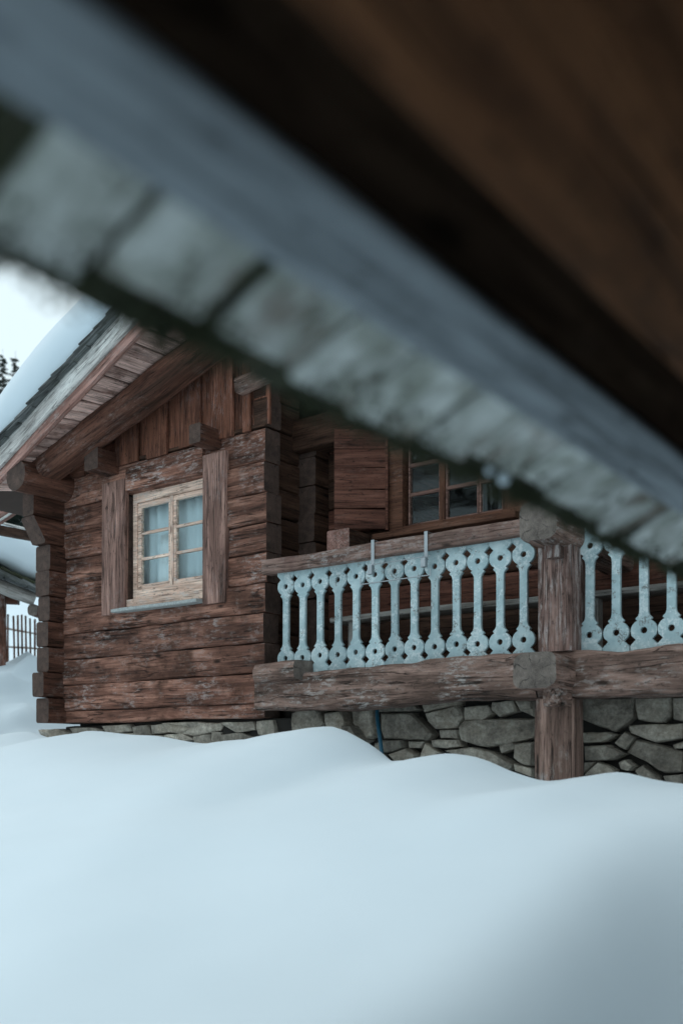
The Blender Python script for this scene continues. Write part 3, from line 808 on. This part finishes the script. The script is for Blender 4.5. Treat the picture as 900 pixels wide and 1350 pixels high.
# flower box bracket hooked over the handrail
br = thing('flower_box_bracket', 'zinc bracket with two hooks hung over the balcony handrail', 'bracket', (PX(525, 5.44), 5.44, C + 1.2))
for x in (491, 561):
    X = PX(x, 5.44)
    box('hook', (X - .013, 5.438, C + 1.29), (X + .013, 5.444, C + 1.475), ZINC, br, r=.002, wob=.001)
    box('hook', (X - .013, 5.438, C + 1.468), (X + .013, 5.575, C + 1.474), ZINC, br, r=.002, wob=0)
    box('hook', (X - .018, 5.40, C + 1.235), (X + .018, 5.437, C + 1.295), ZINC, br, r=.004, wob=.001)
xa, xb = PX(475, 5.42), PX(567, 5.42)
for z in (C + 1.175,):
    timber('rod', (xa, 5.42, z), (xb, 5.42, z + .004), .008, .008, ZINC, br, r=.004, wob=.001)
timber('rod', (PX(490, 5.42), 5.42, C + 1.30), (xb, 5.42, C + 1.305), .007, .007, ZINC, br, r=.0035, wob=.001)
for X in (xa, xb):
    timber('rod', (X, 5.42, C + 1.172), (X, 5.42, C + 1.22), .008, .008, ZINC, br, up=(0, 1, 0), r=.004, wob=0)

# blue hose
pts = [P(497, 930, 5.66), P(497, 945, 5.64), P(499, 962, 5.6), P(502, 985, 5.55), P(505, 1015, 5.5)]
V, Fc = [], []
N = 24; K = 8
def cat(p, t):
    t *= len(p) - 1; i = min(int(t), len(p) - 2); f = t - i
    g = lambda q: p[min(max(q, 0), len(p) - 1)]
    a, b, c, d = g(i - 1), g(i), g(i + 1), g(i + 2)
    return .5 * ((2 * b) + (c - a) * f + (2 * a - 5 * b + 4 * c - d) * f * f + (3 * b - a - 3 * c + d) * f ** 3)
for i in range(N + 1):
    p = cat(pts, i / N)
    for j in range(K): V.append(p + Vector((.014 * math.cos(j / K * math.tau), .014 * math.sin(j / K * math.tau), 0)))
for i in range(N):
    for j in range(K): Fc.append((i * K + j, i * K + (j + 1) % K, (i + 1) * K + (j + 1) % K, (i + 1) * K + j))
Fc += [tuple(range(K)), tuple(N * K + j for j in range(K))]
tag(centred('hose', V, Fc, HOSE), 'blue plastic hose hanging before the stone base into the snow', 'hose')

# ------------------------------------------------------------------ the near hut whose eave hangs over the lens
TH = rad(24); EXX, EZ = -.68, C + .40
hut = thing('neighbouring_hut', 'blurred shingled eave of a near hut with mossy shingle ends and brown soffit', 'hut', (.8, .8, C - .9))
U = Vector((math.cos(TH), 0, math.sin(TH))); Nn = Vector((-math.sin(TH), 0, math.cos(TH)))
def E(s, n, y): return Vector((EXX, y, EZ)) + U * s + Nn * n
Y0, Y1 = -.6, 3.4
sheath = timber('roof_deck', E(1.5, .05, Y0), E(1.5, .05, Y1), 2.7, .03, ROOFB, hut, up=Nn, r=.003)
ys = [Y0, -.45, -.31, -.18, -.05, .08, .20, .30, .43, .536, .678, .80, .915, 1.06, 1.17, 1.31, 1.40, 1.55, 1.68, 1.78, 1.93, 2.07, 2.18, 2.32, 2.45, 2.6, 2.74, 2.9, 3.05, 3.2, 3.4]
gaps = {.43: .055, .536: .012, .678: .026, .915: .007, 1.06: .012, 1.40: .014, 1.78: .016}
random.seed(21)
for a, b in zip(ys, ys[1:]):
    g = gaps.get(b, random.uniform(.001, .004))
    s0 = random.uniform(-.006, .030)
    yc = (a + b - g) / 2
    timber('shingle', E(s0 + .006, .006, yc), E(.42, .006, yc), b - a - g, .011, FSHI, hut, up=Nn, r=.003, wob=.003, step=.05)
yy = Y0
while yy < Y1:
    wd = random.uniform(.10, .17)
    timber('shingle', E(random.uniform(-.024, -.012), .020, yy + wd / 2), E(.5, .020, yy + wd / 2), wd - .004, .012, FDRK, hut, up=Nn, r=.003, wob=.004, step=.06)
    yy += wd
timber('eave_board', E(.165, -.011, Y0), E(.165, -.011, Y1), .082, .02, EAVB, hut, up=Nn, r=.004, wob=.0015)
timber('gap_shade_lath', E(.255, -.002, Y0), E(.255, -.002, Y1), .098, .006, GAPSHADE, hut, up=Nn, r=.001, wob=0)  # dark strip standing in for the shadowed gap before the soffit
s = .287
for k in range(9):
    wd = random.uniform(.16, .24)
    timber('soffit_board', E(s + wd / 2, -.018, Y0), E(s + wd / 2, -.018, Y1), wd - .006, .024, BRWN, hut, up=Nn, r=.004, wob=.002)
    s += wd
for k in range(12):
    z0 = C - 1.0 + k * .2
    timber('log', (.72, Y0, z0 + .1), (.72, Y1 - .3, z0 + .1), .16, .196, LOGD, hut, r=.02)
# moss hanging at the shingle ends
V, Fc = [], []
for i in range(14000):
    y = random.uniform(Y0 + .3, Y1)
    dn = noise.noise(Vector((y * 7, 3, 0))) + .5 * noise.noise(Vector((y * 19, 1, 0)))
    if random.random() > .45 + dn: continue
    q = E(-.008 + max(-.018, min(.03, random.gauss(0, .015))), .012 + max(-.016, min(.016, random.gauss(0, .010))), y)
    if random.random() < .25: q = E(random.uniform(0, .06) * random.random(), -.002, y)
    r_ = random.uniform(.002, .005)
    a = Vector((random.gauss(0, 1), random.gauss(0, 1), random.gauss(0, 1))).normalized(); b = a.orthogonal().normalized()
    c = a.cross(b); k = len(V)
    V += [q + a * r_, q - a * r_ * .5 + b * r_, q - a * r_ * .5 - b * r_, q + c * r_]
    Fc += [(k, k + 1, k + 2), (k, k + 2, k + 3), (k, k + 3, k + 1), (k + 1, k + 3, k + 2)]
tag(mesh_obj('moss', V, Fc, MOSS, hut, smooth=False), kind='stuff')
# white lumps added as bright reflected glints at the eave edge
for (x, y, t, r_) in ((664, 632, 1.395, .0085), (645, 621, 1.368, .006)):
    bm = bmesh.new(); bmesh.ops.create_icosphere(bm, subdivisions=2, radius=r_)
    for v in bm.verts: v.co.z *= 1.3 if v.co.z > 0 else .9
    me = bpy.data.meshes.new('glint_lump'); bm.to_mesh(me); bm.free(); me.materials.append(SNOW)
    link(bpy.data.objects.new('glint_lump', me), hut, Matrix.Translation(PT(x, y, t)))
# snow on top of the near hut
o = timber('hut_roof_snow', E(1.5, .27, Y0), E(1.5, .27, Y1), 2.6, .40, SNOW, None, up=Nn, r=.12, wob=.02, k=5)
tag(o, 'snow lying on top of the near hut roof', 'snow', None, 'stuff')

# ------------------------------------------------------------------ left background: shed, fence, firs
shed = thing('open_shed', 'small open shed with a log eave and snow covered roof beyond the cabin corner', 'shed', PT(-20, 868, 12.6))
fw = Vector((-SY, CY, 0)); rt = Vector((CY, SY, 0))
pb = PT(1, 868, 12.5)
timber('post', Vector((pb.x, pb.y, ground(pb.x, pb.y) - .3)), PT(1, 785, 12.5), .11, .11, LOGW, shed, up=(0, 1, 0), r=.01)
p2 = PT(-70, 868, 12.2)
timber('post', Vector((p2.x, p2.y, ground(p2.x, p2.y) - .3)), PT(-70, 760, 12.2), .11, .11, LOGW, shed, up=(0, 1, 0), r=.01)
timber('beam', PT(-90, 787, 12.45), PT(25, 790, 12.6), .14, .13, CORN, shed, r=.012, end=ENDG)
ea, eb = PT(-90, 736, 12.0), PT(47, 790, 12.4)
timber('eave_log', ea, eb, .16, .17, BNCH, shed, r=.08, wob=.01, end=ENDG, k=4)
upp = (eb - ea).cross(fw).normalized()
if upp.z < 0: upp = -upp
for k in range(9):
    a = ea.lerp(eb, k / 9 - .02); b = ea.lerp(eb, (k + 1.35) / 9)
    timber('shingle', a + upp * .14 - fw * .12 + fw * .9, b + upp * .12 - fw * .12 + fw * .9, 2.0, .06, GREY, shed, up=upp, r=.01, wob=.01)
    timber('shingle', a + upp * .19 - fw * .07 + fw * .9, b + upp * .17 - fw * .07 + fw * .9, 2.0, .05, FDRK, shed, up=upp, r=.01, wob=.01)
o = timber('shed_roof_snow', ea + upp * .46 + fw * .95, eb + upp * .46 + fw * .95, 2.0, .50, SNOW, None, up=upp, r=.18, wob=.04, k=5)
tag(o, 'rounded snow heaped on the roof of the small shed', 'snow', None, 'stuff')
o = timber('log_end', PT(43, 804, 12.3), PT(47, 803, 12.3) + fw * 1.0, .13, .15, CORN, shed, r=.05, end=ENDG)

fence = thing('picket_fence', 'thin dark picket fence standing in the snow behind the cabin corner', 'fence', PT(25, 866, 15))
for i, x in enumerate((-20, -14, -7, 0, 7, 11, 18, 24, 29, 34, 40, 46, 52, 58)):
    top = PT(x, 806 + .22 * x + random.uniform(-2, 2), 15); b = PT(x + random.uniform(0, 3), 866, 15)
    timber('picket', Vector((b.x, b.y, ground(b.x, b.y) - .2)), top, .028, .02, CORN, fence, up=(0, 1, 0), r=.003, wob=.003)
timber('fence_rail', PT(-25, 822, 15) + fw * .03, PT(62, 838, 15) + fw * .03, .02, .03, BNCH, fence)
timber('fence_rail', PT(-25, 850, 15) + fw * .03, PT(62, 856, 15) + fw * .03, .02, .03, BNCH, fence)

def fir(loc, h, label, grp='fir trees on the slope behind the roof'):
    t = thing('fir_tree', label, 'tree', loc, grp)
    V, Fc = [], []; K = 7
    for i, f in enumerate((0, .5, 1)):
        for j in range(K): V.append((math.cos(j / K * math.tau) * .16 * (1.05 - f) + loc.x, math.sin(j / K * math.tau) * .16 * (1.05 - f) + loc.y, loc.z + h * f * .98))
    for i in range(2):
        for j in range(K): Fc.append((i * K + j, i * K + (j + 1) % K, (i + 1) * K + (j + 1) % K, (i + 1) * K + j))
    centred('trunk', V, Fc, BARK, t)
    V, Fc = [], []
    z = .12
    while z < .985:
        R = (1 - z) * h * .27 + .10
        nb = 8 if z < .85 else 6
        a0 = random.uniform(0, 1)
        for j in range(nb):
            a = (j + a0 + random.uniform(-.3, .3)) / nb * math.tau; L = R * random.uniform(.45, 1.25)
            d = Vector((math.cos(a), math.sin(a), 0)); sd_ = Vector((-d.y, d.x, 0))
            base = loc + Vector((0, 0, h * (z + random.uniform(-.013, .013))))
            m = max(3, min(12, int(L / .13)))
            for q in range(m):
                f = (q + .3) / m
                p = base + d * L * f + Vector((0, 0, -.30 * L * f + .28 * L * f * f))
                for s_ in (-1, 1, 0):
                    ln = L * .28 * (1.15 - f) + .07
                    e = p + d * ln * .8 + sd_ * s_ * ln * .8 + Vector((0, 0, -.02 - random.uniform(0, .10)))
                    wv = sd_ * .035 if s_ == 0 else d * .05
                    k = len(V); V += [p - wv, p + wv, e, p + Vector((0, 0, -.06))]
                    Fc += [(k, k + 1, k + 2), (k + 3, k, k + 2)]
        z += .026 * (.5 + (1 - z)) + .10 / h
    for q in range(10):
        p = loc + Vector((0, 0, h * .975 + q * .03)); a = random.uniform(0, 6.28)
        e = p + Vector((math.cos(a) * .06, math.sin(a) * .06, .05)); k = len(V)
        V += [p, p + Vector((.02, 0, 0)), e]; Fc.append((k, k + 1, k + 2))
    centred('crown', V, Fc, NEED, t, smooth=False)
for x, y, t_, h, lb in ((4, 462, 44, 9.0, 'dark fir tree at the left picture edge behind the snowy roof'), (21, 463, 46, 8.2, 'dark fir tree with a thin top standing nearest the snowy roof edge'),
                        (-22, 474, 45, 8.5, 'dark fir tree farther left on the slope')):
    tp = PT(x, y, t_); g = ground(tp.x, tp.y)
    fir(Vector((tp.x, tp.y, g - .2)), tp.z - g + .2, lb)
# firs behind the lens, mirrored in the dark panes of the recessed window
for x, y, h, lb in ((-17.5, -12.5, 14, 'tall fir across the clearing, mirrored in the left panes of the recessed window'), (-13.6, -11.5, 15.5, 'tallest fir across the clearing, mirrored in the middle of the recessed window'),
                    (-10.4, -13, 14.5, 'tall fir across the clearing, mirrored in the right panes of the recessed window')):
    fir(Vector((x, y, ground(x, y) - .2)), h, lb, 'fir trees across the clearing')
